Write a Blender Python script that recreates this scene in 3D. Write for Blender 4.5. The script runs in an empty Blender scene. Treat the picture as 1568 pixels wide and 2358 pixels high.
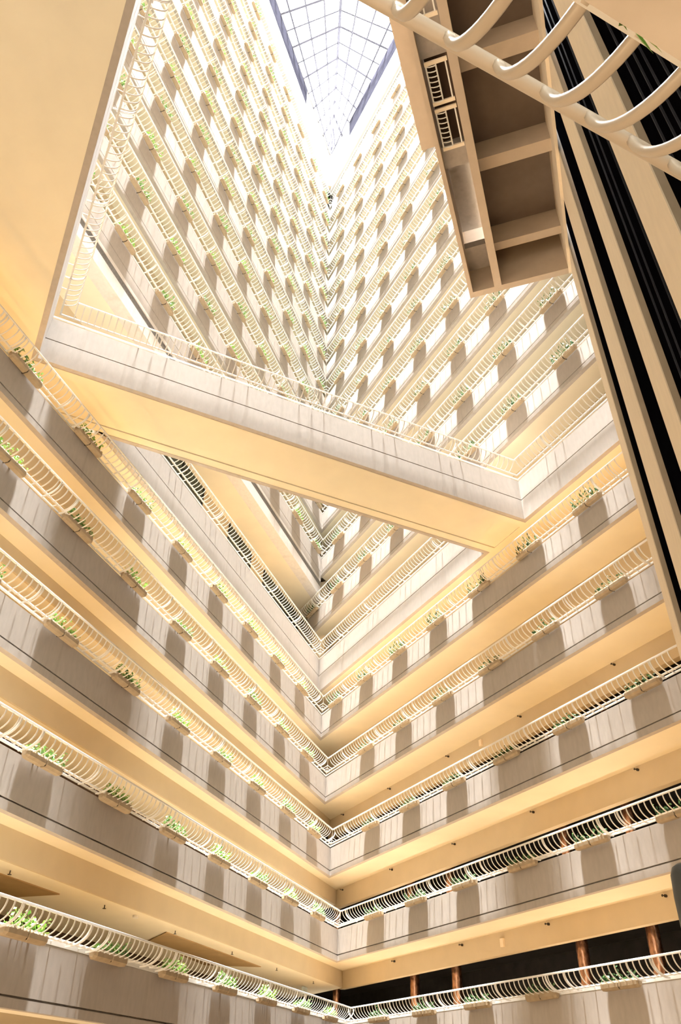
import bpy, math, random
from mathutils import Vector, Matrix
random.seed(7)
SC = bpy.context.scene
COL = SC.collection
PI = math.pi

# ------------------------------------------------------------------ camera
PITCH, ROLL, FPX = 0.6555338, 0.0166734, 1773.98
cp, sp = math.cos(PITCH), math.sin(PITCH)
cr, sr = math.cos(ROLL), math.sin(ROLL)
Rb = Matrix(((1, 0, 0), (0, -sp, -cp), (0, cp, -sp)))
Rr = Matrix(((cr, -sr, 0), (sr, cr, 0), (0, 0, 1)))
MC = Rb @ Rr
cam_d = bpy.data.cameras.new('camera')
cam_d.sensor_fit = 'VERTICAL'; cam_d.sensor_height = 36.0
cam_d.lens = FPX * 36.0 / 2358.0
cam_d.clip_start = 0.02; cam_d.clip_end = 500
cam = bpy.data.objects.new('camera', cam_d)
cam.matrix_world = MC.to_4x4()
COL.objects.link(cam); SC.camera = cam
MCT = MC.transposed()

def project(P):
    c = MCT @ Vector(P)
    if c.z > -0.05: return None
    return (784 - c.x / c.z * FPX, 1179 + c.y / c.z * FPX)

# ------------------------------------------------------------------ directions
aL, aR, aB, aE = 0.33166, -0.471066, -2.011244, math.radians(18.8)
def uv(a): return Vector((math.sin(a), math.cos(a), 0))
uL, uR, uB, uE = uv(aL), uv(aR), uv(aB), uv(aE)
nL = Vector((-math.cos(aL), math.sin(aL), 0))
nR = Vector((math.cos(aR), -math.sin(aR), 0))
nB = Vector((math.cos(aB), -math.sin(aB), 0))
if nB.y < 0: nB = -nB
nE = Vector((uE.y, -uE.x, 0))
def meet(n1, d1, n2, d2):
    det = n1.x * n2.y - n1.y * n2.x
    return Vector(((d1 * n2.y - n1.y * d2) / det, (n1.x * d2 - d1 * n2.x) / det, 0))
def frame(n, D, X, z=0.0):
    """local X along wall, Y outward (towards the atrium), Z up; origin on the face"""
    Y = Vector((0, 0, 1)).cross(X); o = n * D
    return Matrix(((X.x, Y.x, 0, o.x), (X.y, Y.y, 0, o.y), (0, 0, 1, z), (0, 0, 0, 1)))

# ------------------------------------------------------------------ materials
def mat(name, col, rough=0.7, metal=0.0, build=None, spec=0.15):
    m = bpy.data.materials.new(name); m.use_nodes = True
    nt = m.node_tree; b = nt.nodes['Principled BSDF']
    b.inputs['Base Color'].default_value = (*col, 1)
    b.inputs['Roughness'].default_value = rough
    b.inputs['Metallic'].default_value = metal
    b.inputs['Specular IOR Level'].default_value = spec
    if build: build(nt, b, col)
    return m
def noise_tint(scale, amt, stretch=(1, 1, 1), detail=4, bump=0.0, streak=None):
    def f(nt, b, col):
        N = nt.nodes; L = nt.links
        tc = N.new('ShaderNodeTexCoord'); mp = N.new('ShaderNodeMapping')
        mp.inputs['Scale'].default_value = stretch
        L.new(tc.outputs['Object'], mp.inputs['Vector'])
        nz = N.new('ShaderNodeTexNoise'); nz.inputs['Scale'].default_value = scale
        nz.inputs['Detail'].default_value = detail
        L.new(mp.outputs['Vector'], nz.inputs['Vector'])
        cr_ = N.new('ShaderNodeValToRGB')
        lo = [max(0, c * (1 - amt)) for c in col]; hi = [min(1, c * (1 + amt)) for c in col]
        cr_.color_ramp.elements[0].position = 0.3; cr_.color_ramp.elements[0].color = (*lo, 1)
        cr_.color_ramp.elements[1].position = 0.7; cr_.color_ramp.elements[1].color = (*hi, 1)
        L.new(nz.outputs['Fac'], cr_.inputs['Fac'])
        out = cr_.outputs['Color']
        if streak:
            mp2 = N.new('ShaderNodeMapping'); mp2.inputs['Scale'].default_value = (streak[0], streak[0], streak[1])
            L.new(tc.outputs['Object'], mp2.inputs['Vector'])
            n2 = N.new('ShaderNodeTexNoise'); n2.inputs['Scale'].default_value = 1.0; n2.inputs['Detail'].default_value = 3
            L.new(mp2.outputs['Vector'], n2.inputs['Vector'])
            r2 = N.new('ShaderNodeValToRGB')
            r2.color_ramp.elements[0].position = 0.56; r2.color_ramp.elements[0].color = (0, 0, 0, 1)
            r2.color_ramp.elements[1].position = 0.74; r2.color_ramp.elements[1].color = (1, 1, 1, 1)
            L.new(n2.outputs['Fac'], r2.inputs['Fac'])
            mx = N.new('ShaderNodeMixRGB'); mx.blend_type = 'MIX'
            mx.inputs['Color2'].default_value = (col[0] * .72, col[1] * .68, col[2] * .6, 1)
            ml = N.new('ShaderNodeMath'); ml.operation = 'MULTIPLY'; ml.inputs[1].default_value = streak[2]
            L.new(r2.outputs['Color'], ml.inputs[0]); L.new(ml.outputs[0], mx.inputs['Fac'])
            L.new(out, mx.inputs['Color1']); out = mx.outputs['Color']
        L.new(out, b.inputs['Base Color'])
        if bump:
            bp = N.new('ShaderNodeBump'); bp.inputs['Strength'].default_value = bump; bp.inputs['Distance'].default_value = 0.01
            L.new(nz.outputs['Fac'], bp.inputs['Height']); L.new(bp.outputs['Normal'], b.inputs['Normal'])
    return f
CONC = mat('parapet_concrete', (.45, .405, .355), .85, build=noise_tint(9, .05, (1, 1, .35), 6, .3, streak=(3.2, .12, .4)))
PAINT = mat('cream_soffit_paint', (.84, .78, .62), .8, build=noise_tint(1.1, .03))
PAINT2 = mat('ochre_wall_paint', (.60, .50, .34), .8, build=noise_tint(1.3, .04))  # soffit paint again, darkened for walls that the up-light misses
WHITE = mat('white_rail_enamel', (.84, .83, .78), .4, build=noise_tint(5, .02), spec=.5)
BEIGE = mat('planter_fibreglass', (.40, .31, .20), .6, build=noise_tint(8, .08))
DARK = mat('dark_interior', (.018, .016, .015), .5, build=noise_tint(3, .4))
GLASSD = mat('black_shaft_glazing', (.002, .002, .003), .45, build=noise_tint(2, .3), spec=.03)
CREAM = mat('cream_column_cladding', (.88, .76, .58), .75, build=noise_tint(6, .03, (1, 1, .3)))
BROWN = mat('brown_return_cladding', (.42, .34, .24), .8, build=noise_tint(6, .06, (1, 1, .3)))  # also paints the shaded side of the cream lift piers
SLOT = mat('grey_slot_lining', (.20, .19, .18), .7, build=noise_tint(14, .25, (3, 3, .5)))
COPPER = mat('hammered_copper', (.80, .40, .24), .28, 1.0, build=noise_tint(14, .4, (1, 1, .5), 5, 1.0))
STEEL = mat('dark_sprinkler_metal', (.06, .05, .04), .5, .3)
RAILD = mat('shaft_guide_steel', (.03, .032, .04), .6, 0)
FLOOR = mat('lobby_carpet', (.25, .20, .15), .9, build=noise_tint(1.5, .2))
BROWNP = mat('bronze_ceiling_panel', (.30, .19, .08), .7, build=noise_tint(2, .1))  # also colours the sheets that stand for shaded ceiling recesses
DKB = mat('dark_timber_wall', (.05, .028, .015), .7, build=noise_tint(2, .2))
GLASSD.node_tree.nodes['Principled BSDF'].inputs['IOR'].default_value = 1.01
GLASSD.node_tree.nodes['Principled BSDF'].inputs['Specular IOR Level'].default_value = 0
RAILD.node_tree.nodes['Principled BSDF'].inputs['Specular IOR Level'].default_value = .1
def leafmat(name, c1, c2):
    m = bpy.data.materials.new(name); m.use_nodes = True
    nt = m.node_tree; b = nt.nodes['Principled BSDF']
    b.inputs['Roughness'].default_value = .5
    oi = nt.nodes.new('ShaderNodeNewGeometry'); mx = nt.nodes.new('ShaderNodeMixRGB')
    mx.inputs['Color1'].default_value = (*c1, 1); mx.inputs['Color2'].default_value = (*c2, 1)
    nt.links.new(oi.outputs['Random Per Island'], mx.inputs['Fac'])
    nt.links.new(mx.outputs['Color'], b.inputs['Base Color'])
    return m
LEAF = [leafmat('bright_green_leaf', (.10, .30, .03), (.42, .62, .14)),
        leafmat('mid_green_leaf', (.05, .18, .03), (.30, .48, .12)),
        leafmat('deep_green_leaf', (.02, .07, .02), (.10, .22, .06)),
        leafmat('dark_green_leaf', (.015, .05, .02), (.16, .26, .10))]

# ------------------------------------------------------------------ mesh helpers
class MB:
    def __init__(s): s.v = []; s.f = []
    def add(s, vs, fs):
        n = len(s.v); s.v += [tuple(v) for v in vs]; s.f += [tuple(i + n for i in f) for f in fs]
    def box(s, x0, x1, y0, y1, z0, z1):
        s.add([(x0, y0, z0), (x1, y0, z0), (x1, y1, z0), (x0, y1, z0), (x0, y0, z1), (x1, y0, z1), (x1, y1, z1), (x0, y1, z1)],
              [(0, 3, 2, 1), (4, 5, 6, 7), (0, 1, 5, 4), (1, 2, 6, 5), (2, 3, 7, 6), (3, 0, 4, 7)])
    def poly(s, pts, z0, z1):
        n = len(pts)
        s.add([(p[0], p[1], z0) for p in pts] + [(p[0], p[1], z1) for p in pts],
              [tuple(range(n))[::-1], tuple(range(n, 2 * n))] + [(i, (i + 1) % n, n + (i + 1) % n, n + i) for i in range(n)])
    def prof(s, pts, ends):
        """profile (y,z) list extruded along x; ends = function(y) -> (x0,x1)"""
        n = len(pts); A = []; B = []
        for y, z in pts:
            x0, x1 = ends(y); A.append((x0, y, z)); B.append((x1, y, z))
        s.add(A + B, [tuple(range(n)), tuple(range(n, 2 * n))[::-1]] + [(i, n + i, n + (i + 1) % n, (i + 1) % n) for i in range(n)])
    def tube(s, a, b, r, n=8):
        a = Vector(a); b = Vector(b); d = (b - a).normalized()
        e = d.cross(Vector((0, 0, 1)) if abs(d.z) < .9 else Vector((1, 0, 0))).normalized(); g = d.cross(e)
        vs = []
        for P in (a, b):
            for i in range(n):
                t = 2 * PI * i / n; vs.append(P + e * math.cos(t) * r + g * math.sin(t) * r)
        s.add(vs, [tuple(range(n))[::-1], tuple(range(n, 2 * n))] + [(i, (i + 1) % n, n + (i + 1) % n, n + i) for i in range(n)])
    def mesh(s, name, m, smooth=False):
        me = bpy.data.meshes.new(name); me.from_pydata(s.v, [], s.f); me.materials.append(m)
        me.update()
        import bmesh
        bm = bmesh.new(); bm.from_mesh(me); bmesh.ops.recalc_face_normals(bm, faces=bm.faces); bm.to_mesh(me); bm.free()
        if smooth:
            for p in me.polygons: p.use_smooth = True
        return me
def link(name, me, parent=None, M=None):
    o = bpy.data.objects.new(name, me); COL.objects.link(o)
    if parent: o.parent = parent
    if M is not None: o.matrix_local = M
    return o
def tag(o, label=None, cat=None, group=None, kind=None):
    if label: o['label'] = label
    if cat: o['category'] = cat
    if group: o['group'] = group
    if kind: o['kind'] = kind
    return o
def empty(name, M, label, cat, group=None):
    o = bpy.data.objects.new(name, None); COL.objects.link(o); o.matrix_world = M
    o.empty_display_size = .2
    return tag(o, label, cat, group)
def struct(name, mb, m, label, M=None, cat='structure'):
    o = link(name, mb.mesh(name, m), None, M)
    return tag(o, label, cat, None, 'structure')

# ------------------------------------------------------------------ geometry constants
def zF(k): return 2.15 + 3 * k
def zB(k): return {0: 1.15, 5: 15.50}.get(k, zF(k) - 1.03)
def DR(k):
    if k <= 5: return 14.7
    if k == 6: return 14.68
    return 14.69 + (14.32 - 14.69) * (k - 7) / 11
def DL(k):
    t = [9.7, 10.3, 10.84, 11.24, 11.67, 12.0, 12.05]
    return t[k] if k < 7 else 12.10 + .15 * (k - 7) / 11
DSL = {0: 10.3, 1: 10.93, 2: 11.39, 3: 11.88, 4: 12.3}
DSR = 16.07
DECK_E = -0.95; BR0, BR1 = 15.83, 18.10; ZD = 15.5
ZL = 22.1                                   # underside of the lift lobby
LOB = (-1.20, 2.20, 17.05)                  # offsets from the lift axis, far end

def hidden(P):
    """is the world point outside the frame or behind the big decks"""
    q = project(P)
    if q is None or not (-30 < q[0] < 1598 and -40 < q[1] < 2398): return True
    az = math.atan2(P[0], P[1])
    if P[2] > 0 and az > math.radians(26.0): return True
    for z in (ZD, 16.3):
        if P[2] > z + 1:
            Q = Vector(P) * (z / P[2])
            dr = nR.dot(Q); db = nB.dot(Q)
            if dr < DECK_E - .1 or (BR0 + .1 < db < BR1 - .1 and dr < 14.6): return True
            if z == ZD and (dr > 14.7): return True
    if P[2] > ZL + .5:
        Q = Vector(P) * (ZL / P[2]); o = nE.dot(Q); r = uE.dot(Q)
        if LOB[0] < o < LOB[1] and r < LOB[2]:
            if not (-1.07 < o < -.34): return True
    return False

ORD = ['first', 'second', 'third', 'fourth', 'fifth', 'sixth', 'seventh', 'eighth', 'ninth', 'tenth', 'eleventh', 'twelfth', 'thirteenth', 'fourteenth', 'fifteenth']
def lvl(k, side):
    if k <= 4: return '%s gallery %s up from bottom' % (side, ORD[k])
    if k == 5: return '%s gallery at bridge level' % side
    if k == 6: return '%s gallery just above the bridge' % side
    if k == 18: return 'topmost %s gallery' % side
    return '%s gallery %s down from skylight' % (side, ORD[18 - k])

# ------------------------------------------------------------------ railing parts
RO, RZ = 0.49, 0.365          # top rail outward offset / height over the concrete
PSP = 0.185
def picket_mesh(w=.030, t=.010, name='picket'):
    mb = MB(); n = 9; pts = []
    for i in range(n + 1):
        a = PI / 2 * i / n
        y = .13 + (RO - .13) * math.sin(a); z = .05 + (RZ - .05) * (1 - math.cos(a))
        pts.append((y, z, a))
    vs = []; fs = []
    for y, z, a in pts:
        ty, tz = math.cos(a) * (RO - .13), math.sin(a) * (RZ - .05)
        l = math.hypot(ty, tz) or 1; ny, nz = -tz / l, ty / l
        for sx, st in ((-1, -1), (1, -1), (1, 1), (-1, 1)):
            vs.append((sx * w / 2, y + ny * st * t / 2, z + nz * st * t / 2))
    for i in range(n):
        for j in range(4):
            a, b = i * 4 + j, i * 4 + (j + 1) % 4
            fs.append((a, b, b + 4, a + 4))
    fs += [(3, 2, 1, 0), tuple(n * 4 + j for j in range(4))]
    mb.add(vs, fs); return mb.mesh(name, WHITE)
PICK = picket_mesh()
def cut_picket(y_end):
    mb = MB(); n = 7; w = .03; t = .010
    a1 = math.asin(max(0, min(1, (y_end - .13) / (RO - .13)))); vs = []; fs = []
    for i in range(n + 1):
        a = a1 * i / n
        y = .13 + (RO - .13) * math.sin(a); z = .05 + (RZ - .05) * (1 - math.cos(a))
        ty, tz = math.cos(a) * (RO - .13), math.sin(a) * (RZ - .05); l = math.hypot(ty, tz) or 1; ny, nz = -tz / l, ty / l
        for sx, st in ((-1, -1), (1, -1), (1, 1), (-1, 1)):
            vs.append((sx * w / 2, y + ny * st * t / 2, z + nz * st * t / 2))
    for i in range(n):
        for j in range(4):
            a_, b_ = i * 4 + j, i * 4 + (j + 1) % 4; fs.append((a_, b_, b_ + 4, a_ + 4))
    fs += [(3, 2, 1, 0), tuple(n * 4 + j for j in range(4))]
    mb.add(vs, fs); return mb.mesh('picket', WHITE)
CUT = {}
def corner_pickets(r, M, ends, side):
    # side: 0 = low-x end, 1 = high-x end meets the other wing
    top = ends(RO)[side]; sl = (ends(.13)[side] - top) / (RO - .13)      # how far x runs on per metre inwards
    for i in range(1, 8):
        d = i * PSP
        if d >= abs(sl) * (RO - .15): break
        y = RO - d / abs(sl)
        if i not in CUT: CUT[i] = cut_picket(y)
        link('picket', CUT[i], r, Matrix.Translation((top + (d if side else -d), 0, 0)))
    n = 10; vs = []; fs = []
    for i in range(n + 1):
        a = PI / 2 * i / n; y = .02 + (RO - .02) * math.sin(a); z = .06 + (RZ - .05) * (1 - math.cos(a)); x = ends(y)[side]
        for dx, dz in ((-.02, -.008), (.02, -.008), (.02, .008), (-.02, .008)): vs.append((x + dx, y, z + dz))
    for i in range(n):
        for j in range(4):
            a_, b_ = i * 4 + j, i * 4 + (j + 1) % 4; fs.append((a_, b_, b_ + 4, a_ + 4))
    mb = MB(); mb.add(vs, fs); link('corner_bar', mb.mesh('corner_bar', WHITE), r)
def post_mesh():
    mb = MB()
    for dx in (-.011, .011):
        n = 9; prev = None; vs = []; fs = []
        for i in range(n + 1):
            a = PI / 2 * i / n
            y = .02 + (RO - .02) * math.sin(a); z = .03 + (RZ - .03) * (1 - math.cos(a))
            ty, tz = math.cos(a) * (RO - .02), math.sin(a) * (RZ - .03); l = math.hypot(ty, tz) or 1
            ny, nz = -tz / l, ty / l
            for sx, st in ((-1, -1), (1, -1), (1, 1), (-1, 1)):
                vs.append((dx + sx * .007, y + ny * st * .014, z + nz * st * .014))
        for i in range(n):
            for j in range(4):
                a_, b_ = i * 4 + j, i * 4 + (j + 1) % 4
                fs.append((a_, b_, b_ + 4, a_ + 4))
        fs += [(3, 2, 1, 0), tuple(n * 4 + j for j in range(4))]
        mb.add(vs, fs)
    return mb.mesh('post', WHITE)
POST = post_mesh()
def tick_mesh():
    mb = MB(); mb.box(-.011, .011, -.01, .19, .055, .075); return mb.mesh('outrigger', WHITE)
TICK = tick_mesh()

def railing(M, ends, label, posts, group, cull=True, ticks=0, wide=False, name='railing'):
    """M: frame at the concrete face top. ends(y)->(x0,x1). posts: list of local x"""
    r = empty(name, M, label, 'railing', group)
    def bar(nm, y0, y1, z0, z1, lab=None):
        mb = MB(); c = .006
        mb.prof([(y0 + c, z0), (y1 - c, z0), (y1, z0 + c), (y1, z1 - c), (y1 - c, z1), (y0 + c, z1), (y0, z1 - c), (y0, z0 + c)], ends)
        link(nm, mb.mesh(nm, WHITE), r)
    bar('top_rail', RO - .022, RO + .022, RZ - .010, RZ + .032)
    bar('lower_rail', -.035, .003, .0 if wide else .052, .10)
    bar('lower_rail', .135, .185, .05, .088)
    x0, x1 = ends(RO * .6)
    n = int((x1 - x0) / PSP)
    xs = []
    for i in range(n + 1):
        x = x0 + (x1 - x0 - n * PSP) / 2 + i * PSP
        a, b = ends(RO)
        if not (a < x < b): continue
        P = M @ Vector((x, RO * .8, .2))
        if cull and hidden(P): continue
        xs.append((P.length, x))
    xs.sort()
    for d, x in xs[:98]:
        link('picket', PICK, r, Matrix.Translation((x, 0, 0)))
    if len(xs) > 98:
        mb = MB(); pv = [v.co.copy() for v in PICK.vertices]; pf = [tuple(p.vertices) for p in PICK.polygons]
        for d, x in xs[98:]:
            mb.add([(v.x + x, v.y, v.z) for v in pv], pf)
        tag(link('picket', mb.mesh('pickets', WHITE), r), kind='stuff')
    for x in posts:
        P = M @ Vector((x, .2, .2))
        if cull and hidden(P): continue
        link('post', POST, r, Matrix.Translation((x, 0, 0)))
    # small outriggers between the two lower rails
    for i in range(len(posts)):
        if ticks and i >= ticks: break
        for dx in (-.42, .42):
            x = posts[i] + dx; P = M @ Vector((x, .2, .2))
            if cull and hidden(P): continue
            link('outrigger', TICK, r, Matrix.Translation((x, 0, 0)))
    return r

def parapet(M, ends, h, label, name, groove=True):
    """concrete balustrade with a shadow groove; M frame at concrete top"""
    mb = MB(); g = -.836
    if groove:
        P = [(-.15, 0), (-.01, 0), (0, -.01), (0, g + .017), (-.06, g + .017), (-.06, g - .017), (0, g - .017), (0, -h), (-.15, -h)]
    else: P = [(-.15, 0), (0, 0), (0, -h), (-.15, -h)]
    mb.prof(P, ends)
    return struct(name, mb, CONC, label, M)

# ------------------------------------------------------------------ planters
def trough_mesh(x0, x1):
    mb = MB(); sec = [(.015, .10), (.195, .10), (.205, .06), (.200, -.02), (.155, -.068), (.050, -.068), (.015, -.03)]
    cx = .09; cz = 0.02; vs = []; fs = []; n = len(sec)
    stn = [(x0, .62), (x0 + .055, 1), (x1 - .012, 1), (x1, .93)] if x0 < 0 else [(x0, .93), (x0 + .012, 1), (x1 - .055, 1), (x1, .62)]
    for x, s in stn:
        for y, z in sec:
            vs.append((x, cx + (y - cx) * s, (z if z > .05 else cz + (z - cz) * s)))
    for i in range(3):
        for j in range(n):
            a, b = i * n + j, i * n + (j + 1) % n; fs.append((a, b, b + n, a + n))
    fs += [tuple(range(n))[::-1], tuple(range(3 * n, 4 * n))]
    mb.add(vs, fs); return mb.mesh('trough', BEIGE)
TRA = trough_mesh(-.575, -.014); TRB = trough_mesh(.014, .575)
def bracket_mesh():
    mb = MB(); mb.box(-.012, .012, .0, .17, -.05, .05); return mb.mesh('bracket', STEEL)
BRK = bracket_mesh()
def foliage_mesh(seed, m, spiky, n=150, hgt=.30, name='foliage'):
    R = random.Random(seed); mb = MB()
    clumps = [(-.5 + (i + R.uniform(.1, .9)) * .2, R.uniform(.5, 1.15)) for i in range(5)]
    for i in range(n):
        c0, ch = R.choice(clumps); cx = max(-.56, min(.56, c0 + R.gauss(0, .07)))
        by = R.uniform(.05, .15); h = min(abs(R.gauss(0, .55)), 1.15) * hgt * ch
        c = Vector((cx, by + R.gauss(0, .035) + h * .35, .10 + h))
        L = R.uniform(.10, .17) if spiky else R.uniform(.06, .105)
        W = L * (.17 if spiky else .36)
        d = Vector((R.gauss(0, .45 if spiky else .8), R.gauss(0.15, .45), R.uniform(.5, 1.2) if spiky else R.gauss(.2, .5))).normalized()
        s = d.cross(Vector((R.gauss(0, 1), R.gauss(0, 1), R.gauss(0, 1)))).normalized(); u = s.cross(d)
        p = [c - d * L * .5, c + s * W + u * W * .3, c + d * L * .5, c - s * W + u * W * .3, c]
        mb.add(p, [(0, 1, 4), (1, 2, 4), (2, 3, 4), (3, 0, 4)])
        if i % 4 == 0:
            b0 = Vector((cx * .98, min(by, .14), .05)); mb.tube(b0, c - d * L * .5, .004, 3)
    me = bpy.data.meshes.new(name); me.from_pydata(mb.v, [], mb.f); me.materials.append(m); return me
FOL_L = [foliage_mesh(10 + i, LEAF[i % 2], False, 150, .22) for i in range(4)]
FOL_U = [foliage_mesh(70 + i, LEAF[i % 2], False, 170, .36) for i in range(4)]
FOL_R = [foliage_mesh(30 + i, LEAF[2 + i % 2], True, 110, .34) for i in range(4)]
FOL_D = [foliage_mesh(50 + i, LEAF[2], False, 90, .20) for i in range(3)]
soil = MB(); soil.box(-.50, .50, .04, .17, .06, .103)
SOIL = soil.mesh('soil', mat('potting_soil', (.08, .055, .035), .9, build=noise_tint(30, .4)))
proto = None
def planter(M, x, label, group, fol):
    T = M @ Matrix.Translation((x, 0, 0))
    p = empty('planter', T, label, 'planter', group)
    tr = link('trough', TRA, p); link('trough', TRB, p); link('bracket', BRK, tr); link('soil', SOIL, tr)
    link('foliage', fol, p)
    return p

# ------------------------------------------------------------------ galleries
S0L, S0R = -9.0, 2.0
def ends_L(k, x_lo=S0L, corner_n=None):
    # local X = -uL, so x = -s ; the corner lies at low x
    def f(y):
        Q = meet(nL, DL(k) - y, nR, (DR(k) - y)); s1 = uL.dot(Q)
        return (-s1, -x_lo)
    return f
def ends_R(k, s_lo=S0R):
    def f(y):
        Q = meet(nL, DL(k) - y, nR, (DR(k) - y)); s1 = uR.dot(Q)
        return (s_lo, s1)
    return f
PL_L = {0: (12.05, 2.60), 1: (12.18, 2.62), 2: (12.37, 2.72), 3: (9.74, 2.70), 4: (9.71, 2.73)}
PL_R = {0: (12.02, 2.675), 1: (12.1, 2.705), 2: (12.2, 2.72), 3: (12.45, 2.73), 4: (12.6, 2.71)}
count = 0
for k in range(19):
    for side in ('left', 'right'):
        left = side == 'left'
        if left and k == 6: continue
        n, D, X = (nL, DL(k), -uL) if left else (nR, DR(k), uR)
        M = frame(n, D, X, zF(k))
        if k == 5 and left:
            # only the stretch beyond the bridge
            sb = lambda y: uL.dot(meet(nL, DL(5) - y, nB, BR1 - .16))
            e0 = ends_L(5); ends = lambda y: (e0(y)[0], -sb(y))
        elif k == 5:
            e0r = ends_R(5)
            sA = lambda y: uR.dot(meet(nR, DR(5) - y, nB, BR0 - y)); sB = lambda y: uR.dot(meet(nR, DR(5) - y, nB, BR1 + y))
            ends = lambda y: (sB(y), e0r(y)[1])
            ends2 = lambda y: (S0R, sA(y))
        elif k == 6:
            ends = lambda y: (S0R, 36.5)
        else:
            ends = ends_L(k) if left else ends_R(k)
        h = zF(k) - zB(k)
        wall = 'wall_' + side
        parapet(M, ends, h if not (left and k == 7) else 1.30, 'concrete parapet face of ' + lvl(k, side), wall)
        c0 = ends(0)
        # planters
        pl = []
        if k <= 4: a, st = (PL_L if left else PL_R)[k]
        elif k == 5: a, st = None, None
        else: a, st = ((11.93 - .05 * (k - 7), 2.72) if left else (12.12, 2.79))
        scorner = -c0[0] if left else c0[1]
        if a is not None:
            js = [a + st * j for j in range(-4, 9)]
            pl = [s for s in js if s < scorner - 1.0 and s > -5]
        posts = [(-(s + st / 2) if left else s + st / 2) for s in pl] if a else [(-(12 + 2.7 * j) if left else 12 + 2.7 * j) for j in range(0, 8)]
        if a:
            posts += [(-(s - .66) if left else s - .66) for s in pl]
        tone = 'white bowed railing on ' + lvl(k, side)
        rr = railing(M, ends, tone, [x for x in posts if ends(.3)[0] < x < ends(.3)[1]], 'gallery railings round the atrium', wide=(k == 0), ticks=len([x for x in (posts[:len(pl)] if a else posts) if ends(.3)[0] < x < ends(.3)[1]]))
        if k != 6 and not hidden(M @ Vector((ends(RO)[0 if left else 1], RO, .2))): corner_pickets(rr, M, ends, 0 if left else 1)
        if k == 5 and not left:
            parapet(M, ends2, h, 'concrete parapet face right of the bridge', wall)
            railing(M, ends2, 'white bowed railing from the bridge corner to the lift tower', [-100] and [16.2, 13.5], 'gallery railings round the atrium')
        for i, s in enumerate(sorted(pl, reverse=True)):
            x = -s if left else s
            P = M @ Vector((x, .1, .1))
            P1 = M @ Vector((x - .5, .1, .1)); P2 = M @ Vector((x + .5, .1, .1))
            if hidden(P) and hidden(P1) and hidden(P2): continue
            fol = ((FOL_U if k > 6 else FOL_L) if left else (FOL_R if k >= 4 else FOL_D))
            look = 'beige planter of green plants' if (left or k >= 4) else 'beige planter of dark plants'
            planter(M, x, '%s on %s, %s from corner' % (look, lvl(k, side), ORD[i]),
                    'planters along the galleries', fol[(i * 3 + k) % len(fol)])
            count += 1
print('planters', count)

# soffits (ceilings) : one V-shaped slab per level
def vslab(k, name='ceiling'):
    z = zB(k); P = meet(nL, DL(k) - 0, nR, DR(k))
    outL = 15.5 if k < 5 else 14.2
    outR = DSR + .2 if k < 5 else 18
    a = nL * DL(k) + uL * S0L; b = P; c = nR * DR(k) + uR * S0R
    d = nR * outR + uR * S0R; e = meet(nL, outL, nR, outR); f = nL * outL + uL * S0L
    i = .14
    a2 = nL * (DL(k) + i) + uL * S0L; b2 = meet(nL, DL(k) + i, nR, DR(k) + i); c2 = nR * (DR(k) + i) + uR * S0R
    mb = MB(); mb.poly([a2, b2, c2, d, e, f], z + .004, z + .25)
    struct(name, mb, PAINT, 'cream painted soffit under galleries, level %s' % (ORD[k] if k < 15 else 'sixteen plus %d' % (k - 15)))
for k in list(range(0, 5)) + list(range(8, 19)): vslab(k)
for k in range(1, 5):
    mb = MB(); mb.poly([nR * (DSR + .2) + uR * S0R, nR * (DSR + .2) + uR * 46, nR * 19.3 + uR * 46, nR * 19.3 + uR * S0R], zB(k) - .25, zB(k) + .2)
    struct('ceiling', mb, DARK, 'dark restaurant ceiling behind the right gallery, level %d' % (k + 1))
# right-hand soffits of levels six and seven
for k in (6, 7):
    mb = MB(); q = DR(k) + .14
    s1 = 36.5 if k == 6 else uR.dot(meet(nL, DL(7), nR, q))
    mb.poly([nR * q + uR * S0R, nR * q + uR * s1, nR * 18 + uR * (s1 + 2), nR * 18 + uR * S0R], zB(k) + .004, zB(k) + .25)
    struct('ceiling', mb, PAINT, 'cream soffit under the right gallery %s' % ('just above the bridge' if k == 6 else 'two above the bridge'))

# right wall behind the galleries
for k in range(0, 19):
    mb = MB(); zt = zB(k); full = k >= 5
    lo = zt - (2.0 if full else {0: .58, 1: .59, 2: .69, 3: .78, 4: .84}[k])
    q = DSR if k < 5 else DSR + (DR(k) - 14.7)
    sc = uR.dot(meet(nL, DL(k) + .8, nR, q))
    if k == 6: sc = 37
    mb.prof([(0, zt + .1), (0, lo), (-.22, lo), (-.22, zt + .1)], lambda y: (S0R, sc))
    struct('wall_right', mb, PAINT2, 'ochre %s behind the right gallery, level %d' % ('wall' if full else 'bulkhead beam', k + 1), frame(nR, q, uR, 0))
# dark rooms behind the lower right galleries
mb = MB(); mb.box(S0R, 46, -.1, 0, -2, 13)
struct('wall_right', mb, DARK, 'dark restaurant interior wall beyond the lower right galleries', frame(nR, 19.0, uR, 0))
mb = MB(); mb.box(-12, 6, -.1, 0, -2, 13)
struct('wall_far', mb, DARK, 'dark wall closing the far corner room', frame(nB, 44, uB, 0))
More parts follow.
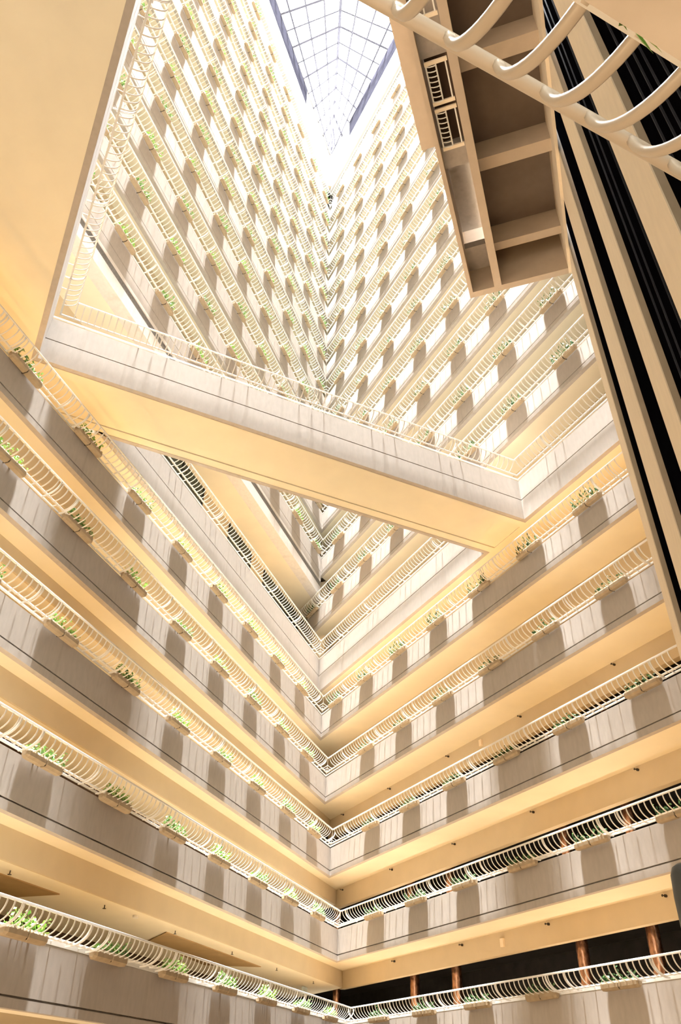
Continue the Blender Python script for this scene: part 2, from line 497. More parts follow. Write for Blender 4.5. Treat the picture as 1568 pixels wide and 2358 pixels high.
# left: bulkhead, lower ceiling, wall
for k in range(0, 19):
    if k in (5, 6, 7): continue
    ds = DSL.get(k, DL(k) + .6); drop = .56
    sc = -uL.dot(meet(nL, ds, nR, DSR + .1))
    mb = MB(); mb.prof([(0, zB(k) + .1), (0, zB(k) - drop), (-.06, zB(k) - drop), (-.06, zB(k) + .1)], lambda y: (sc, -S0L))
    struct('wall_left', mb, PAINT2, 'ochre bulkhead beam behind the left gallery, level %d' % (k + 1), frame(nL, ds, -uL, 0))
    depth = 14.5 if k == 1 else (ds + 1.4)
    z = zB(k) - drop
    a = nL * (ds + .06) + uL * S0L; b = meet(nL, ds + .06, nR, DSR + .05); e = meet(nL, depth, nR, DSR + .05); f = nL * depth + uL * S0L
    mb = MB(); mb.poly([a, b, e, f], z + .003, z + .08)
    struct('ceiling', mb, PAINT, 'lower cream ceiling of the left gallery, level %d' % (k + 1))
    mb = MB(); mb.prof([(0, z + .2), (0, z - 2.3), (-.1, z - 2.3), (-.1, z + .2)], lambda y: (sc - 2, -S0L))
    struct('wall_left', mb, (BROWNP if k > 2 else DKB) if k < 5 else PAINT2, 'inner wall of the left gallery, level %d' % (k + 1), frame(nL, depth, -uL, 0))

# dark sheets for the shade in ceiling recesses behind the lowest left gallery
zc = zB(1) - .56
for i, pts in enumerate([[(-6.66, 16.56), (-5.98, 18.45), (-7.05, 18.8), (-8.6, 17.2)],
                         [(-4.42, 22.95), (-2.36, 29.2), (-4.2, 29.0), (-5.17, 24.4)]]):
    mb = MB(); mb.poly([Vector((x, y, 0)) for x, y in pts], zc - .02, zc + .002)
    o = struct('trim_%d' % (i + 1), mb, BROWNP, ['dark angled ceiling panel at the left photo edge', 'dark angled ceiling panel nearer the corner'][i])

# upper left: deep fascia with slot under the lowest upper gallery, and its wide soffit
Mf = frame(nL, DL(7), -uL, 0)
mb = MB()
e7 = ends_L(7)
mb.prof([(-.15, 21.85), (0, 21.85), (0, 21.72), (-.06, 21.72), (-.06, 21.39), (0, 21.39), (0, 21.35), (0, 20.84), (-.5, 20.84), (-.5, 21.85)], lambda y: (e7(y)[0] , 6))
struct('trim_3', mb, mat('pale_fascia_concrete', (.74, .70, .65), .85, build=noise_tint(9, .05, streak=(2.5, .15, .5))), 'white fascia strip under the lowest upper left gallery', Mf)
mb = MB(); mb.prof([(-.03, 21.715), (-.03, 21.395), (-.058, 21.395), (-.058, 21.715)], lambda y: (e7(0)[0], 6))
struct('trim_4', mb, SLOT, 'dark grey slot in the white fascia strip', Mf)
mb = MB()
a = nL * (DL(7) + .3) + uL * -4; b = meet(nL, DL(7) + .3, nR, 15.2); e = meet(nL, 16.0, nR, 15.2); f = nL * 16 + uL * -4
mb.poly([a, b, e, f], 20.845, 21.0)
struct('ceiling', mb, PAINT, 'wide ochre soffit over the double height left gallery')
# wall with dark openings behind the bridge-level left gallery
M5 = frame(nL, 13.9, -uL, 0)
mb = MB(); mb.box(-40, 6, -.2, 0, 15.8, 20.9)
struct('wall_left', mb, PAINT2, 'ochre wall behind the left gallery level with the bridge', M5)
for i, (s0, s1) in enumerate(((18.6, 22.3), (24.9, 27.3), (28.9, 33.5))):
    w = empty('window_%d' % (i + 1), M5 @ Matrix.Translation((-(s0 + s1) / 2, 0, 16.2)), 'dark %s window behind the left gallery level with the bridge' % ['left', 'middle', 'corner'][i], 'window')
    w['kind'] = 'structure'
    hw = (s1 - s0) / 2
    mb = MB(); mb.box(-hw, hw, .0, .03, 0, 4.62); link('pane', mb.mesh('pane', mat('green_black_glass%d' % i, (.02, .03, .022), .2, build=noise_tint(2, .3))), w)
    mb = MB()
    for x in (-hw, 0, hw): mb.box(x - .03, x + .03, .02, .06, 0, 4.62)
    link('mullion', mb.mesh('mullion', DARK), w)
# light corner pier where the upper wings meet
Pc = meet(nL, 12.5, nR, 15.4)
mb = MB(); mb.box(-.35, .35, -.35, .35, 16.2, 22.4)
struct('trim_5', mb, CREAM, 'pale vertical pier in the far corner above bridge level', Matrix.Translation(Pc) @ Matrix.Rotation(-aL, 4, 'Z'))

# ------------------------------------------------------------------ bridge level deck
zt = ZD + .5
def quad(n1, a, b, n2, c, d): return [meet(n1, a, n2, c), meet(n1, b, n2, c), meet(n1, b, n2, d), meet(n1, a, n2, d)]
G = .012
def deck(pts, label, m=PAINT, z0=ZD):
    mb = MB(); mb.poly(pts, z0, z0 + .25); return struct('ceiling', mb, m, label)
b0, b1 = BR0 + .14, BR1 - .14
deck(quad(nR, DECK_E, 14.84, nB, b0, b0 + .30), 'soffit border strip along the front edge of the bridge')
deck(quad(nR, DECK_E, 14.84, nB, b0 + .30, b1 - .30), 'ochre soffit of the bridge crossing the atrium', z0=ZD + .03)
deck(quad(nR, DECK_E, 14.84, nB, b1 - .28, b1), 'soffit border strip along the far edge of the bridge')
Lout = 14.2
nb_far = BR1
p = [meet(nR, DECK_E - .14, nB, -6), meet(nR, DECK_E - .14, nB, b1), meet(nR, DECK_E, nB, BR1), meet(nL, 12.14, nB, BR1), meet(nL, Lout, nB, BR1), nL * Lout + uL * -9, meet(nR, -16, nB, -6)]
# left platform: clipped by the left wall
p = [meet(nR, DECK_E - .148, nB, -8), meet(nR, DECK_E - .148, nB, b0), meet(nR, DECK_E, nB, b0), meet(nR, DECK_E, nB, b1), meet(nL, Lout, nB, b1), nL * Lout + uL * -14, meet(nR, -14, nB, -8)]
deck(p, 'large ochre soffit of the deck filling the upper left')
p = [meet(nL, 12.14, nB, BR1), meet(nL, 12.14, nR, 14.84), meet(nL, 14.2, nR, 16.3), meet(nL, 14.2, nB, BR1)]
deck(p, 'ochre soffit of the left gallery level with the bridge')
p = [nR * 14.84 + uR * S0R, meet(nL, 12.14, nR, 14.84), meet(nL, 14.2, nR, 16.6), nR * 16.6 + uR * S0R]
deck(p, 'ochre soffit of the right gallery level with the bridge', z0=ZD + .001)
# walking surface so that daylight does not leak through
mb = MB(); mb.poly([meet(nR, DECK_E - .148, nB, -8), meet(nR, DECK_E - .148, nB, b0), meet(nR, 14.8, nB, b0), meet(nR, 14.8, nB, b1), meet(nL, 13.8, nB, b1), nL * 13.8 + uL * -14, meet(nR, -14, nB, -8)], zt + .15, zt + .25)
struct('floor', mb, FLOOR, 'carpeted walkway of the bridge and deck')
hb = zF(5) - ZD
sR = lambda y: -0
# bridge near face : X=uB, outward -nB ; x = P.uB
def xB(P): return uB.dot(P)
endsBn = lambda y: tuple(sorted((xB(meet(nR, 14.7 - y, nB, BR0 - y)), xB(meet(nR, DECK_E + y, nB, BR0 - y)))))
MBn = frame(nB, BR0, uB, zF(5))
parapet(MBn, endsBn, hb, 'long concrete face of the bridge crossing the atrium', 'wall_bridge')
xa, xb = endsBn(.3)
railing(MBn, endsBn, 'white bowed railing on the near side of the bridge', [xa + (xb - xa) * i / 6 for i in range(1, 6)], 'gallery railings round the atrium')
endsBf = lambda y: tuple(sorted((-xB(meet(nR, 14.7 - y, nB, BR1 + y)), -xB(meet(nL, 12 - y, nB, BR1 + y)))))
MBf = frame(nB, BR1, -uB, zF(5))
parapet(MBf, endsBf, hb, 'far concrete face of the bridge', 'wall_bridge')
def xR(P): return -uR.dot(P)
endsD = lambda y: tuple(sorted((xR(meet(nR, DECK_E + y, nB, BR0 - y)), xR(meet(nR, DECK_E + y, nB, -4)))))
MD = frame(nR, DECK_E, -uR, zF(5))
parapet(MD, endsD, hb, 'pale concrete edge of the big deck on the left, seen edge on', 'wall_deck')
xa, xb = endsD(.3)
railing(MD, endsD, 'white bowed railing along the big deck on the left', [xa + 1.2 + 2.45 * i for i in range(0, 6)], 'gallery railings round the atrium')

# ------------------------------------------------------------------ near gallery overhead
MN = frame(nB, .22, -uB, 2.15)
mbp = MB(); mbp.prof([(-.15, 0), (0, 0), (0, -1.0), (-.15, -1.0)], lambda y: (-6, 8))
struct('wall_near', mbp, CONC, 'parapet of the gallery just overhead at the upper right', MN)
mbp = MB(); mbp.box(-6, 8, -2.6, -.14, -1.0, -.75)
struct('ceiling', mbp, PAINT, 'ochre soffit just overhead in the upper right corner', MN)
nr = empty('railing', frame(nB, .25, -uB, 2.15), 'large close white railing sweeping across the upper right corner', 'railing', None)
NEARW = mat('cream_rail_enamel', (.56, .49, .39), .45, build=noise_tint(5, .03), spec=.5)  # rail enamel darkened to imitate weaker light on the close railing
def near_picket():
    mb = MB(); n = 14; w = .036; t = .014; vs = []; fs = []
    for i in range(n + 1):
        a = PI / 2 * i / n
        y = .12 + (RO - .012 - .12) * math.sin(a); z = .04 + (RZ - .012 - .04) * (1 - math.cos(a))
        ty, tz = math.cos(a), math.sin(a); ny, nz = -tz, ty
        for sx, st in ((-1, -.6), (-.6, -1), (.6, -1), (1, -.6), (1, .6), (.6, 1), (-.6, 1), (-1, .6)):
            vs.append((sx * w / 2, y + ny * st * t, z + nz * st * t))
    for i in range(n):
        for j in range(8):
            a, b = i * 8 + j, i * 8 + (j + 1) % 8; fs.append((a, b, b + 8, a + 8))
    fs += [tuple(range(8))[::-1], tuple(n * 8 + j for j in range(8))]
    mb.add(vs, fs); return mb.mesh('picket', NEARW, True)
NP = near_picket()
Mi = frame(nB, .25, -uB, 2.15).inverted()
x_ref = (Mi @ Vector((.76358, 1.184, 2.5))).x
for i in range(-9, 12):
    link('picket', NP, nr, Matrix.Translation((x_ref + i * .1745, 0, 0)))
mb = MB(); mb.tube((-6, RO, RZ), (8, RO, RZ), .024, 20); link('top_rail', mb.mesh('top_rail', NEARW, True), nr)
for y in (0, .15):
    mb = MB(); mb.box(-6, 8, y - .02, y + .03, .03, .07); link('lower_rail', mb.mesh('lower_rail', WHITE), nr)
# leaf tips hanging over the soffit edge
pn = empty('potted_plant', MN @ Matrix.Translation(((MN.inverted() @ Vector((.88, .72, 2.15))).x, 0, 0)), 'green leaf tips peeping over the soffit edge at the upper right', 'plant')
mb = MB(); pi_ = pn.matrix_world.inverted()
for (px, py, ang, L) in ((1436, 50, -.5, .03), (1428, 42, .3, .03), (1489, 84, 1.0, .035), (1480, 92, .6, .03), (1468, 66, 0, .02)):
    d_ = MC @ Vector(((px - 784) / FPX, -(py - 1179) / FPX, -1)); Q = d_ * (1.30 / d_.z)
    c = pi_ @ Q; d = Vector((math.sin(ang), .1, -math.cos(ang))).normalized(); s_ = Vector((math.cos(ang), 0, math.sin(ang))) * .007
    mb.add([c - d * L * 2.5, c + s_, c + d * L, c - s_, c + Vector((0, .003, 0))], [(0, 1, 4), (1, 2, 4), (2, 3, 4), (3, 0, 4)])
link('foliage', mb.mesh('foliage', LEAF[0]), pn)

# ------------------------------------------------------------------ lift tower
ME = Matrix(((nE.x, uE.x, 0, 0), (nE.y, uE.y, 0, 0), (0, 0, 1, 0), (0, 0, 0, 1)))   # local x = offset right, y = along lift axis
Ctop = 62
pill = [(17.02, 16.02, 'far edge pier of the lift tower'), (14.3, 12.72, 'second cream pier of the lift tower'),
        (10.87, 9.82, 'third cream pier of the lift tower'), (7.82, 6.53, 'widest nearest cream pier of the lift tower')]
for i, (r1, r0, lab) in enumerate(pill):
    ws = 1.0 + [.115, .11, .135, .145][i] / 2.2
    p = empty('lift_pier', ME @ Matrix.Translation((2.2, (r0 + r1) / 2, -14)), lab, 'pier', 'piers of the lift tower')
    hl = (r1 - r0) / 2
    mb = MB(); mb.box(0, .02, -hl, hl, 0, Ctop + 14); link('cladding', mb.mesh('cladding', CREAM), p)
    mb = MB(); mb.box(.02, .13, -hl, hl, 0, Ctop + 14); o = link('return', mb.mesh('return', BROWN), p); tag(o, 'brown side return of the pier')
mb = MB(); mb.box(2.34, 2.4, 1.0, 17.0, -14, Ctop)
struct('wall_lift', mb, GLASSD, 'black glazed lift shaft wall between the cream piers', ME)
mb = MB(); mb.box(2.34, 5.5, 17.0, 17.1, -14, Ctop)
struct('wall_lift', mb, BROWN, 'far end wall of the lift shaft', ME)
R_ = random.Random(5)
for i, (r, off, w) in enumerate([(9.3, 2.33, .03), (8.9, 2.33, .02), (8.35, 2.33, .03), (6.05, 2.33, .04), (5.7, 2.33, .03), (5.45, 2.33, .02), (5.1, 2.33, .03), (4.9, 2.33, .02), (4.75, 2.33, .015), (4.6, 2.33, .02), (4.45, 2.33, .015)]):
    mb = MB(); mb.box(off - .02, off + .02, r - w / 4, r + w / 4, -14, Ctop)
    o = link('guide_rail', mb.mesh('guide_rail', RAILD), None, ME)
    tag(o, 'thin grey vertical guide rail on the black shaft glazing, %s from the lobby' % ORD[i], 'guide rail', 'guide rails in the lift shaft')

LOBM = mat('lobby_beam_paint', (.52, .42, .31), .8, build=noise_tint(3, .04))
# lift lobby seen from below
x0, x1, y1 = LOB
y0 = 1.0
def lobj(name, boxes, m, lab):
    mb = MB()
    for b in boxes: mb.box(*b)
    return struct(name, mb, m, lab, ME)
H = 2.0
lobj('trim_6', [(x0, x0 + .13, y0, y1, ZL, ZL + 14)], LOBM, 'left edge beam of the lift lobby')
lobj('trim_7', [(-.34, -.09, y0, y1, ZL, ZL + H)], LOBM, 'middle beam under the lift lobby')
lobj('trim_8', [(x1 - .09, x1, y0, y1, ZL, ZL + H)], CREAM, 'right edge beam of the lift lobby')
lobj('trim_9', [(x0 + .13, -.34, y1 - .22, y1, ZL, ZL + 14), (-.09, x1 - .09, y1 - .22, y1, ZL, ZL + H)], LOBM, 'far end beam of the lift lobby')
for i, (r0, r1) in enumerate(((15.85, 16.15), (12.8, 13.2), (9.7, 10.15), (6.6, 7.0))):
    lobj('trim_%d' % (10 + i), [(-.09, x1 - .09, r0, r1, ZL + 1.0, ZL + H)], LOBM, '%s cross beam in the coffers under the lift lobby' % ORD[i])
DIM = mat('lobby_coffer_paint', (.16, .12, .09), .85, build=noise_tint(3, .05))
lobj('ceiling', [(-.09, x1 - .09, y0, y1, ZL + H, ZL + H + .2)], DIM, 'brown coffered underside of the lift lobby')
# side balcony slot between left edge beam and middle beam
for i, (ra, rb, z) in enumerate(((7.6, 9.3, ZL + .55), (11.85, 12.55, ZL + .55), (15.9, 16.9, ZL + 1.2))):
    lobj('floor', [(x0 + .13, -.34, ra, rb, z, z + .3)], CONC, '%s small concrete landing in the slot beside the lobby' % ORD[i])
lobj('wall_lobby', [(x0 + .14, -.34, 12.6, 15.9, ZL + 2.2, ZL + 2.4)], CONC, 'pale concrete panel in the slot beside the lobby')
lobj('wall_lobby', [(x0 + .14, -.34, y0, 12.62, ZL + 2.2, ZL + 2.4)], DKB, 'dark ceiling high in the slot beside the lobby')
for i, (ra, rb) in enumerate(((9.35, 10.45), (10.65, 11.8), (7.0, 8.2), (5.6, 6.9))):
    z = ZL + .3
    t = empty('landing_railing', ME @ Matrix.Translation((-.70, (ra + rb) / 2, z)), 'small white railing panel in the lobby slot, %s from the skylight side' % ORD[i], 'railing', 'railing panels in the lobby slot')
    hl = (rb - ra) / 2
    mb = MB()
    for x in (-.27, .27): mb.box(x - .02, x + .02, -hl, hl, 0, .04)
    mb.box(-.02, .02, -hl, hl, .0, .04); link('rail', mb.mesh('rail', WHITE), t)
    for j in range(8):
        mb = MB(); y = -hl + (j + .5) * hl / 4
        pts = [(-.27, .0), (-.18, -.06), (-.08, -.08), (.0, -.06), (.0, -.04), (-.08, -.06), (-.18, -.04), (-.25, .02)]
        mb.prof([(0, 0)], lambda q: (0, 0)) if False else None
        n = len(pts); A = [(p_[0], y - .012, p_[1]) for p_ in pts]; B = [(p_[0], y + .012, p_[1]) for p_ in pts]
        mb.add(A + B, [tuple(range(n)), tuple(range(n, 2 * n))[::-1]] + [(a_, (a_ + 1) % n, n + (a_ + 1) % n, n + a_) for a_ in range(n)])
        link('picket', mb.mesh('picket', WHITE), t)
    for j, yy in enumerate((-hl, hl)):
        mb = MB(); mb.box(-.3, .33, yy - .05, yy + .05, -.02, .05); link('post', mb.mesh('post', CREAM), t)
# upper, slightly wider lobby body
x2 = -1.86
lobj('wall_lobby', [(x2, x0 - .002, y0, 13.5, ZL + 3.9, ZL + 36)], LOBM, 'wider cream side of the upper lift lobby beside the skylight')

# ------------------------------------------------------------------ columns, sprinklers
def column(s, k):
    P = nR * 16.95 + uR * s
    z0 = zF(k) - .95; h = zB(k + 1) - .25 - z0
    seg = 24; n = 16; vs = []; fs = []; R_ = random.Random(int(s * 10) + k)
    for i in range(seg + 1):
        for j in range(n):
            t = 2 * PI * j / n; r = .165 + .008 * math.sin(5 * t + i) + R_.uniform(-.006, .006)
            vs.append((r * math.cos(t), r * math.sin(t), h * i / seg))
    for i in range(seg):
        for j in range(n):
            a, b = i * n + j, i * n + (j + 1) % n; fs.append((a, b, b + n, a + n))
    mb = MB(); mb.add(vs, fs)
    c = empty('copper_column', Matrix.Translation((P.x, P.y, z0)),
              'glowing copper column on the %s right gallery from the bottom, %s from the corner' % (ORD[k], ORD[{32.9: 0, 26.9: 1, 24.3: 2, 18.25: 3, 15.66: 4}[s]]), 'column', 'copper columns in the restaurant')
    link('shaft', mb.mesh('shaft', COPPER, True), c)
    mb = MB(); mb.tube((0, 0, 0), (0, 0, .08), .22, 20); link('base', mb.mesh('base', STEEL), c)
for k in (0, 1, 2):
    for s in (15.66, 18.25, 24.3, 26.9, 32.9): column(s, k)
def spr_mesh():
    mb = MB(); mb.tube((0, 0, 0), (0, .05, 0), .035, 10); mb.tube((0, .05, 0), (0, .13, 0), .012, 8); mb.tube((0, .13, -.002), (0, .135, -.002), .03, 10)
    return mb.mesh('sprinkler_head', STEEL)
SPR = spr_mesh()

for k in (1, 2, 3):
    for i, s in enumerate((30.75, 26.75, 22.6, 18.45, 14.2, 10.0)):
        M = frame(nR, DSR, uR, zB(k) - .10) @ Matrix.Translation((s, 0, 0))
        if hidden(M.translation): continue
        o = link('sprinkler_head', SPR, None, M)
        tag(o, 'small dark sidewall sprinkler on bulkhead %d up on the right, %s from corner' % (k, ORD[i]), 'sprinkler', 'sprinklers on the right bulkheads')
for i, s in enumerate((30.8, 27.25, 23.75, 20.2, 16.8, 13.4)):
    mb = MB(); mb.tube((0, 0, 0), (0, 0, -.07), .012, 8); mb.tube((0, 0, -.07), (0, 0, -.078), .04, 10)
    M = frame(nL, 11.35, -uL, zc) @ Matrix.Translation((-s, 0, 0))
    o = link('sprinkler_head', mb.mesh('sprinkler_head', STEEL), None, M)
    tag(o, 'small dark pendant sprinkler under the lowest left ceiling, %s from the corner' % ORD[i], 'sprinkler', 'sprinklers on the left ceiling')
mb = MB(); mb.tube((0, 0, 0), (0, 0, -.05), .07, 16)
tag(link('smoke_detector', mb.mesh('smoke_detector', WHITE), None, frame(nL, 11.3, -uL, zc) @ Matrix.Translation((-18.1, 0, 0))), 'round cream smoke detector on the lowest left ceiling', 'detector')
def on_plane(px, py, n_, D_):
    d_ = MC @ Vector(((px - 784) / FPX, -(py - 1179) / FPX, -1)); return d_ * (D_ / d_.dot(n_))
for (px, py, lab) in ((1159, 2171, 'small cream box on the lowest right bulkhead beam'), (1109, 1711, 'small cream box on the third right bulkhead beam up')):
    Q = on_plane(px, py, nR, DSR)
    mb = MB(); mb.box(-.07, .07, 0, .07, -.11, .11)
    F_ = frame(nR, DSR, uR, 0); F_.translation = Q
    tag(link('junction_box', mb.mesh('junction_box', CREAM), None, F_), lab, 'box')
d_ = MC @ Vector(((701 - 784) / FPX, -(2283 - 1179) / FPX, -1)); Q = d_ * (3.40 / d_.z)
mb = MB(); mb.box(-.22, .22, -.03, .03, -.12, .14)
F_ = frame(nL, 11, -uL, 0); F_.translation = Q
tag(link('hanging_sign', mb.mesh('hanging_sign', mat('pale_blue_panel', (.62, .74, .78), .4)), None, F_), 'small pale blue panel hanging near the lowest left corner', 'sign')
# dark rounded casing at the right frame edge
az = math.radians(22.9); r = 13.0
c = MB(); n = 20; vs = []; fs = []
prof = [(0, 2.86), (.10, 2.85), (.18, 2.80), (.22, 2.70), (.24, 2.4), (.24, 1.0), (.24, -1)]
for (rr, z) in prof:
    for j in range(n): vs.append((rr * math.cos(2 * PI * j / n), rr * math.sin(2 * PI * j / n), z))
for i in range(len(prof) - 1):
    for j in range(n):
        a, b = i * n + j, i * n + (j + 1) % n; fs.append((a, b, b + n, a + n))
c.add(vs, fs)
tag(link('bollard', c.mesh('bollard', mat('dark_grey_casing', (.07, .075, .075), .4, build=noise_tint(4, .1)), True), None, Matrix.Translation((math.sin(az) * r + .03, math.cos(az) * r, 0))), 'dark grey rounded casing at the lower right photo edge', 'casing')

# ------------------------------------------------------------------ roof beams and skylight
PALE = mat('white_roof_beam', (.55, .54, .52), .8, build=noise_tint(3, .03))
CLER = mat('grey_clerestory_panel', (.03, .03, .04), 1.0, build=noise_tint(2, .2), spec=0)
Pe = meet(nL, 12.57, nR, 14.5)
mb = MB(); mb.prof([(0, 60.1), (0, 63.4), (-.6, 63.4), (-.6, 60.1)], lambda y: (-uL.dot(Pe), 8)); struct('wall_left', mb, PALE, 'white roof beam over the upper left galleries', frame(nL, 12.57, -uL, 0))
mb = MB(); mb.prof([(0, 60.1), (0, 63.4), (-.6, 63.4), (-.6, 60.1)], lambda y: (-8, uR.dot(Pe))); struct('wall_right', mb, PALE, 'white roof beam over the upper right galleries', frame(nR, 14.5, uR, 0))
mb = MB(); mb.poly([nL * 13.15 + uL * -8, meet(nL, 13.15, nR, 15.08), nR * 15.08 + uR * -8, nR * 17 + uR * -8, meet(nL, 15, nR, 17), nL * 15 + uL * -8], 60.12, 60.3); struct('ceiling', mb, PALE, 'white soffit over the topmost galleries')
for n_, D_, X_, xx in ((nL, 12.9, -uL, (-32, 8)), (nR, 14.8, uR, (-8, 31.5))):
    mb = MB(); mb.box(xx[0], xx[1], -.1, 0, 57.6, 60.1); struct('wall_left' if n_ is nL else 'wall_right', mb, PALE, 'pale wall band behind the topmost %s gallery' % ('left' if n_ is nL else 'right'), frame(n_, D_, X_, 0))
mb = MB(); mb.box(-26.5, 8, -.3, -.05, 63.4, 66.2); struct('window_4', mb, CLER, 'grey clerestory strip left of the skylight', frame(nL, 12.57, -uL, 0))
mb = MB(); mb.box(-8, 28.1, -.3, -.05, 63.4, 66.2); struct('window_5', mb, CLER, 'grey clerestory strip right of the skylight', frame(nR, 14.5, uR, 0))
# corner fill
for (n_, D_, X_, xa, xb, nm) in ((nL, 12.57, -uL, -uL.dot(Pe), -26.5, 'left'), (nR, 14.5, uR, 28.1, uR.dot(Pe), 'right')):
    mb = MB(); mb.box(xa, xb, -.3, -.1, 63.4, 66.2); struct('wall_' + nm, mb, PALE, 'white upstand in the skylight corner, %s side' % nm, frame(n_, D_, X_, 0))
mb = MB(); mb.box(-.16, .16, -.16, .16, 60.5, 65.4)
struct('trim_14', mb, BROWN, 'brown wedge pier at the skylight corner', Matrix.Translation(Pe + Vector((.02, -.25, 0))) @ Matrix.Rotation(.2, 4, 'Z'))
# glazing
def ridge_pt(rho, z=70.0):
    t = (rho - 24) / 11.5; a = math.radians(-1.5 - .65 * t); return Vector((math.sin(a) * rho, math.cos(a) * rho, z))
sky = empty('window_6', Matrix.Translation((0, 0, 0)), 'white glazed gable skylight with thin bars', 'skylight'); sky['kind'] = 'structure'
BAR = mat('pale_glazing_bar', (.10, .10, .12), 1.0, spec=0)
mb = MB(); A, B = ridge_pt(0), ridge_pt(35.6); A = Vector((1.0, -4, 70)); mb.tube(A, B, .11, 8); link('ridge_bar', mb.mesh('ridge_bar', BAR), sky)
gm = bpy.data.materials.new('skylight_glass'); gm.use_nodes = True
nt = gm.node_tree; nt.nodes.clear(); o = nt.nodes.new('ShaderNodeOutputMaterial'); tr = nt.nodes.new('ShaderNodeBsdfTransparent'); gl = nt.nodes.new('ShaderNodeBsdfGlossy'); mx = nt.nodes.new('ShaderNodeMixShader')
mx.inputs[0].default_value = .03; tr.inputs[0].default_value = (.96, .97, 1, 1); gl.inputs['Roughness'].default_value = .1
nt.links.new(tr.outputs[0], mx.inputs[1]); nt.links.new(gl.outputs[0], mx.inputs[2]); nt.links.new(mx.outputs[0], o.inputs[0])
for sgn, n_, D_, u_ in ((-1, nL, 12.7, uL), (1, nR, 14.63, uR)):
    e0 = n_ * D_ + u_ * -4; e1 = meet(nL, 12.7, nR, 14.63); e0.z = e1.z = 66.2
    pv = [A, B, e1, e0]
    me = bpy.data.meshes.new('pane'); me.from_pydata([tuple(v + Vector((0, 0, .1))) for v in pv], [], [(0, 1, 2, 3)]); me.materials.append(gm)
    link('pane', me, sky)
    rd = (B - A).normalized()
    i = 0; rho = 2.0
    while rho < 36:
        Pr = ridge_pt(rho) if rho > 3 else Vector((1 - rho * .05, rho, 70))
        hb_ = Vector((sgn * 1.0, .05, 0)); 
        # run perpendicular to the ridge down to the eave plane
        dden = n_.dot(hb_); dist = (D_ - n_.dot(Pr)) / dden
        Q = Pr + hb_ * dist; Q.z = 66.2
        mb = MB(); mb.tube(Pr, Q, .075 if i % 2 == 0 else .05, 6); link('glazing_bar', mb.mesh('glazing_bar', BAR), sky)
        rho += 1.19; i += 1
    for t in (.3, .6, .85):
        P1 = A.lerp(e0, t); P2 = B.lerp(e1, t)
        mb = MB(); mb.tube(P1, P2, .06, 6); link('purlin', mb.mesh('purlin', BAR), sky)

# lobby floor far below
mb = MB(); mb.box(-40, 45, -25, 50, -33.2, -33); struct('floor', mb, FLOOR, 'lobby floor far below')
# outer shell of the building, with the skylight opening
SH = mat('shell_paint', (.42, .39, .34), .85, build=noise_tint(1, .05))
mb = MB(); mb.box(-60, 30, -.3, 0, -33, 66.6); struct('wall_left', mb, SH, 'outer wall behind the left galleries', frame(nL, 16.3, -uL, 0))
mb = MB(); mb.box(-30, 60, -.3, 0, -33, 66.6); struct('wall_right', mb, SH, 'outer wall behind the right galleries', frame(nR, 20.4, uR, 0))
mb = MB(); mb.box(-40, 40, -16.3, -16, -33, 66.6); struct('wall_back', mb, SH, 'end wall of the atrium behind the viewer')
mb = MB()
mb.poly([nL * 12.6 + uL * -5, meet(nL, 12.6, nR, 14.6), meet(nL, 17, nR, 21), nL * 17 + uL * -26], 66.3, 66.6)
mb.poly([nR * 14.6 + uR * -5, nR * 21 + uR * -30, meet(nL, 17, nR, 21), meet(nL, 12.6, nR, 14.6)], 66.3, 66.6)
mb.box(-45, 45, -18, -5, 66.3, 66.6)
struct('ceiling', mb, PALE, 'roof slab around the skylight opening')

# ------------------------------------------------------------------ light
w = bpy.data.worlds.new('world'); SC.world = w; w.use_nodes = True
nt = w.node_tree; bg = nt.nodes['Background']
tc = nt.nodes.new('ShaderNodeTexCoord'); sx = nt.nodes.new('ShaderNodeSeparateXYZ'); rp = nt.nodes.new('ShaderNodeValToRGB')
nt.links.new(tc.outputs['Generated'], sx.inputs[0]); 
mr = nt.nodes.new('ShaderNodeMapRange'); mr.inputs[1].default_value = -1; mr.inputs[2].default_value = 1
nt.links.new(sx.outputs['Z'], mr.inputs[0]); nt.links.new(mr.outputs[0], rp.inputs['Fac'])
e = rp.color_ramp.elements
e[0].position = 0.0; e[0].color = (.3, .2, .1, 1)
e[1].position = 1.0; e[1].color = (1.0, 1.0, 1.0, 1)
m_ = e.new(.5); m_.color = (.3, .25, .2, 1)
m_ = e.new(.85); m_.color = (1.0, .98, .95, 1)
nt.links.new(rp.outputs['Color'], bg.inputs['Color']); bg.inputs['Strength'].default_value = 5.5

def area(name, loc, size, size_y, power, col, rot=(0, 0, 0)):
    l = bpy.data.lights.new(name, 'AREA'); l.shape = 'RECTANGLE'; l.size = size; l.size_y = size_y; l.energy = power; l.color = col
    o = bpy.data.objects.new(name, l); o.location = loc; o.rotation_euler = rot; COL.objects.link(o); return o
area('skylight_daylight', (-2.2, 9.5, 118), 11.5, 11.5, 2350000, (1.0, .985, .96))
area('lobby_uplight', (-9.0, 9.0, -32), 18, 20, 2100, (1.0, .56, .20), (PI, 0, 0))  # unseen lamp added far below to warm the soffits

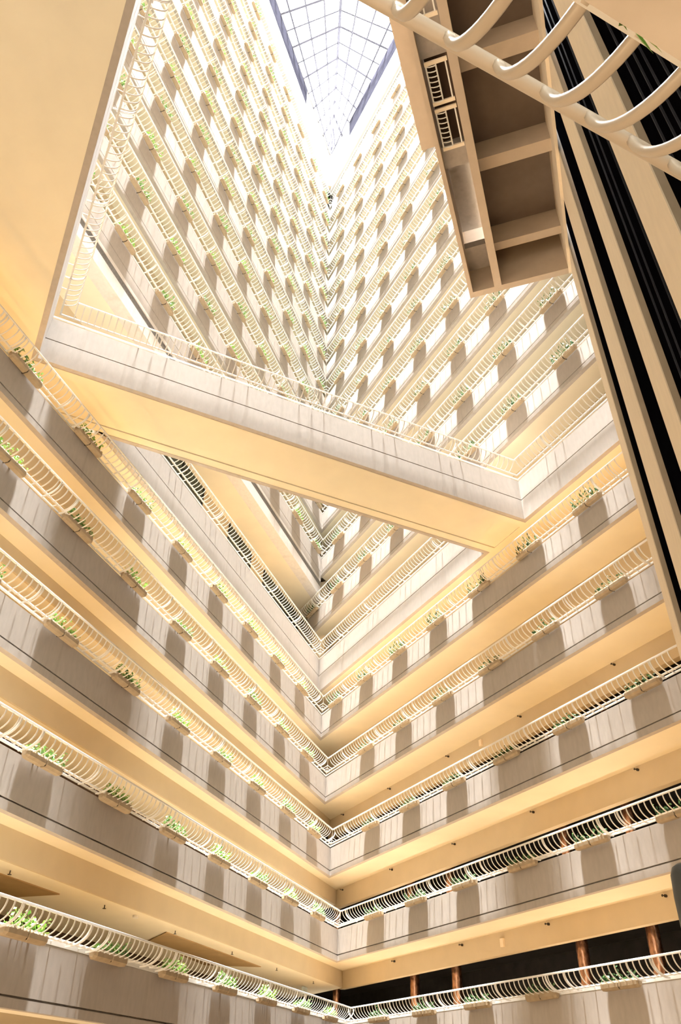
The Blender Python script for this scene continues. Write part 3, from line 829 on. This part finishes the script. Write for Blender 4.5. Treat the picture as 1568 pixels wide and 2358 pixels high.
Pq = nL * 8.0 + uL * 3.0
qd = Vector((nR.x * .8 + uR.x * .35, nR.y * .8 + uR.y * .35, .75)).normalized()
ol = area('lobby_wall_washer', (Pq.x, Pq.y, -10), 6, 6, 1900, (1.0, .70, .42))  # unseen lamp added to lighten shadows on the right fascias
ol.rotation_euler = (-qd).to_track_quat('Z', 'Y').to_euler()
for k in range(0, 6):
    for left in (True, False):
        if k == 5 and left: continue
        n_, D_, X_ = (nL, DL(k), uL) if left else (nR, DR(k), uR)
        P_ = n_ * (D_ + .33) + X_ * 17.5
        a_ = math.atan2(X_.y, X_.x)
        area('gallery_strip_light', (P_.x, P_.y, zF(k) - .22), 25, .14, (185 if left else 165) if k < 5 else 40, (1.0, .53, .15), (PI, 0, a_))  # added strips hidden behind the parapets brighten the soffits

P_ = nL * 12.9 + uL * 24.5
area('gallery_strip_light', (P_.x, P_.y, 17.0), 12, .14, 160, (1.0, .62, .26), (PI, 0, math.atan2(uL.y, uL.x)))  # added fill for the double height soffit
P_ = nB * -.8
area('gallery_strip_light', (P_.x, P_.y, -1.2), 9, .14, 90, (1.0, .55, .16), (PI, 0, math.atan2(uB.y, uB.x)))  # added fill for the soffit close overhead
for k in (0, 1):
    for s_ in (15.66, 18.25, 24.3, 26.9, 32.9):
        P_ = nR * 16.5 + uR * (s_ - .1)
        l = bpy.data.lights.new('column_spotlight', 'POINT'); l.energy = 60; l.color = (1, .82, .62); l.shadow_soft_size = .06
        o = bpy.data.objects.new('column_spotlight', l); o.location = (P_.x, P_.y, zF(k) - .1); COL.objects.link(o)

vs_ = SC.view_settings
vs_.view_transform = 'Standard'; vs_.look = 'None'; vs_.gamma = 1; vs_.use_curve_mapping = False
vs_.exposure = 0.05
SC.cycles.max_bounces = 5; SC.cycles.diffuse_bounces = 3; SC.cycles.glossy_bounces = 2; SC.cycles.transparent_max_bounces = 16
SC.cycles.use_denoising = True
SC.cycles.use_adaptive_sampling = True
SC.cycles.adaptive_threshold = 0.1
SC.cycles.adaptive_min_samples = 16
SC.cycles.sample_clamp_indirect = 5
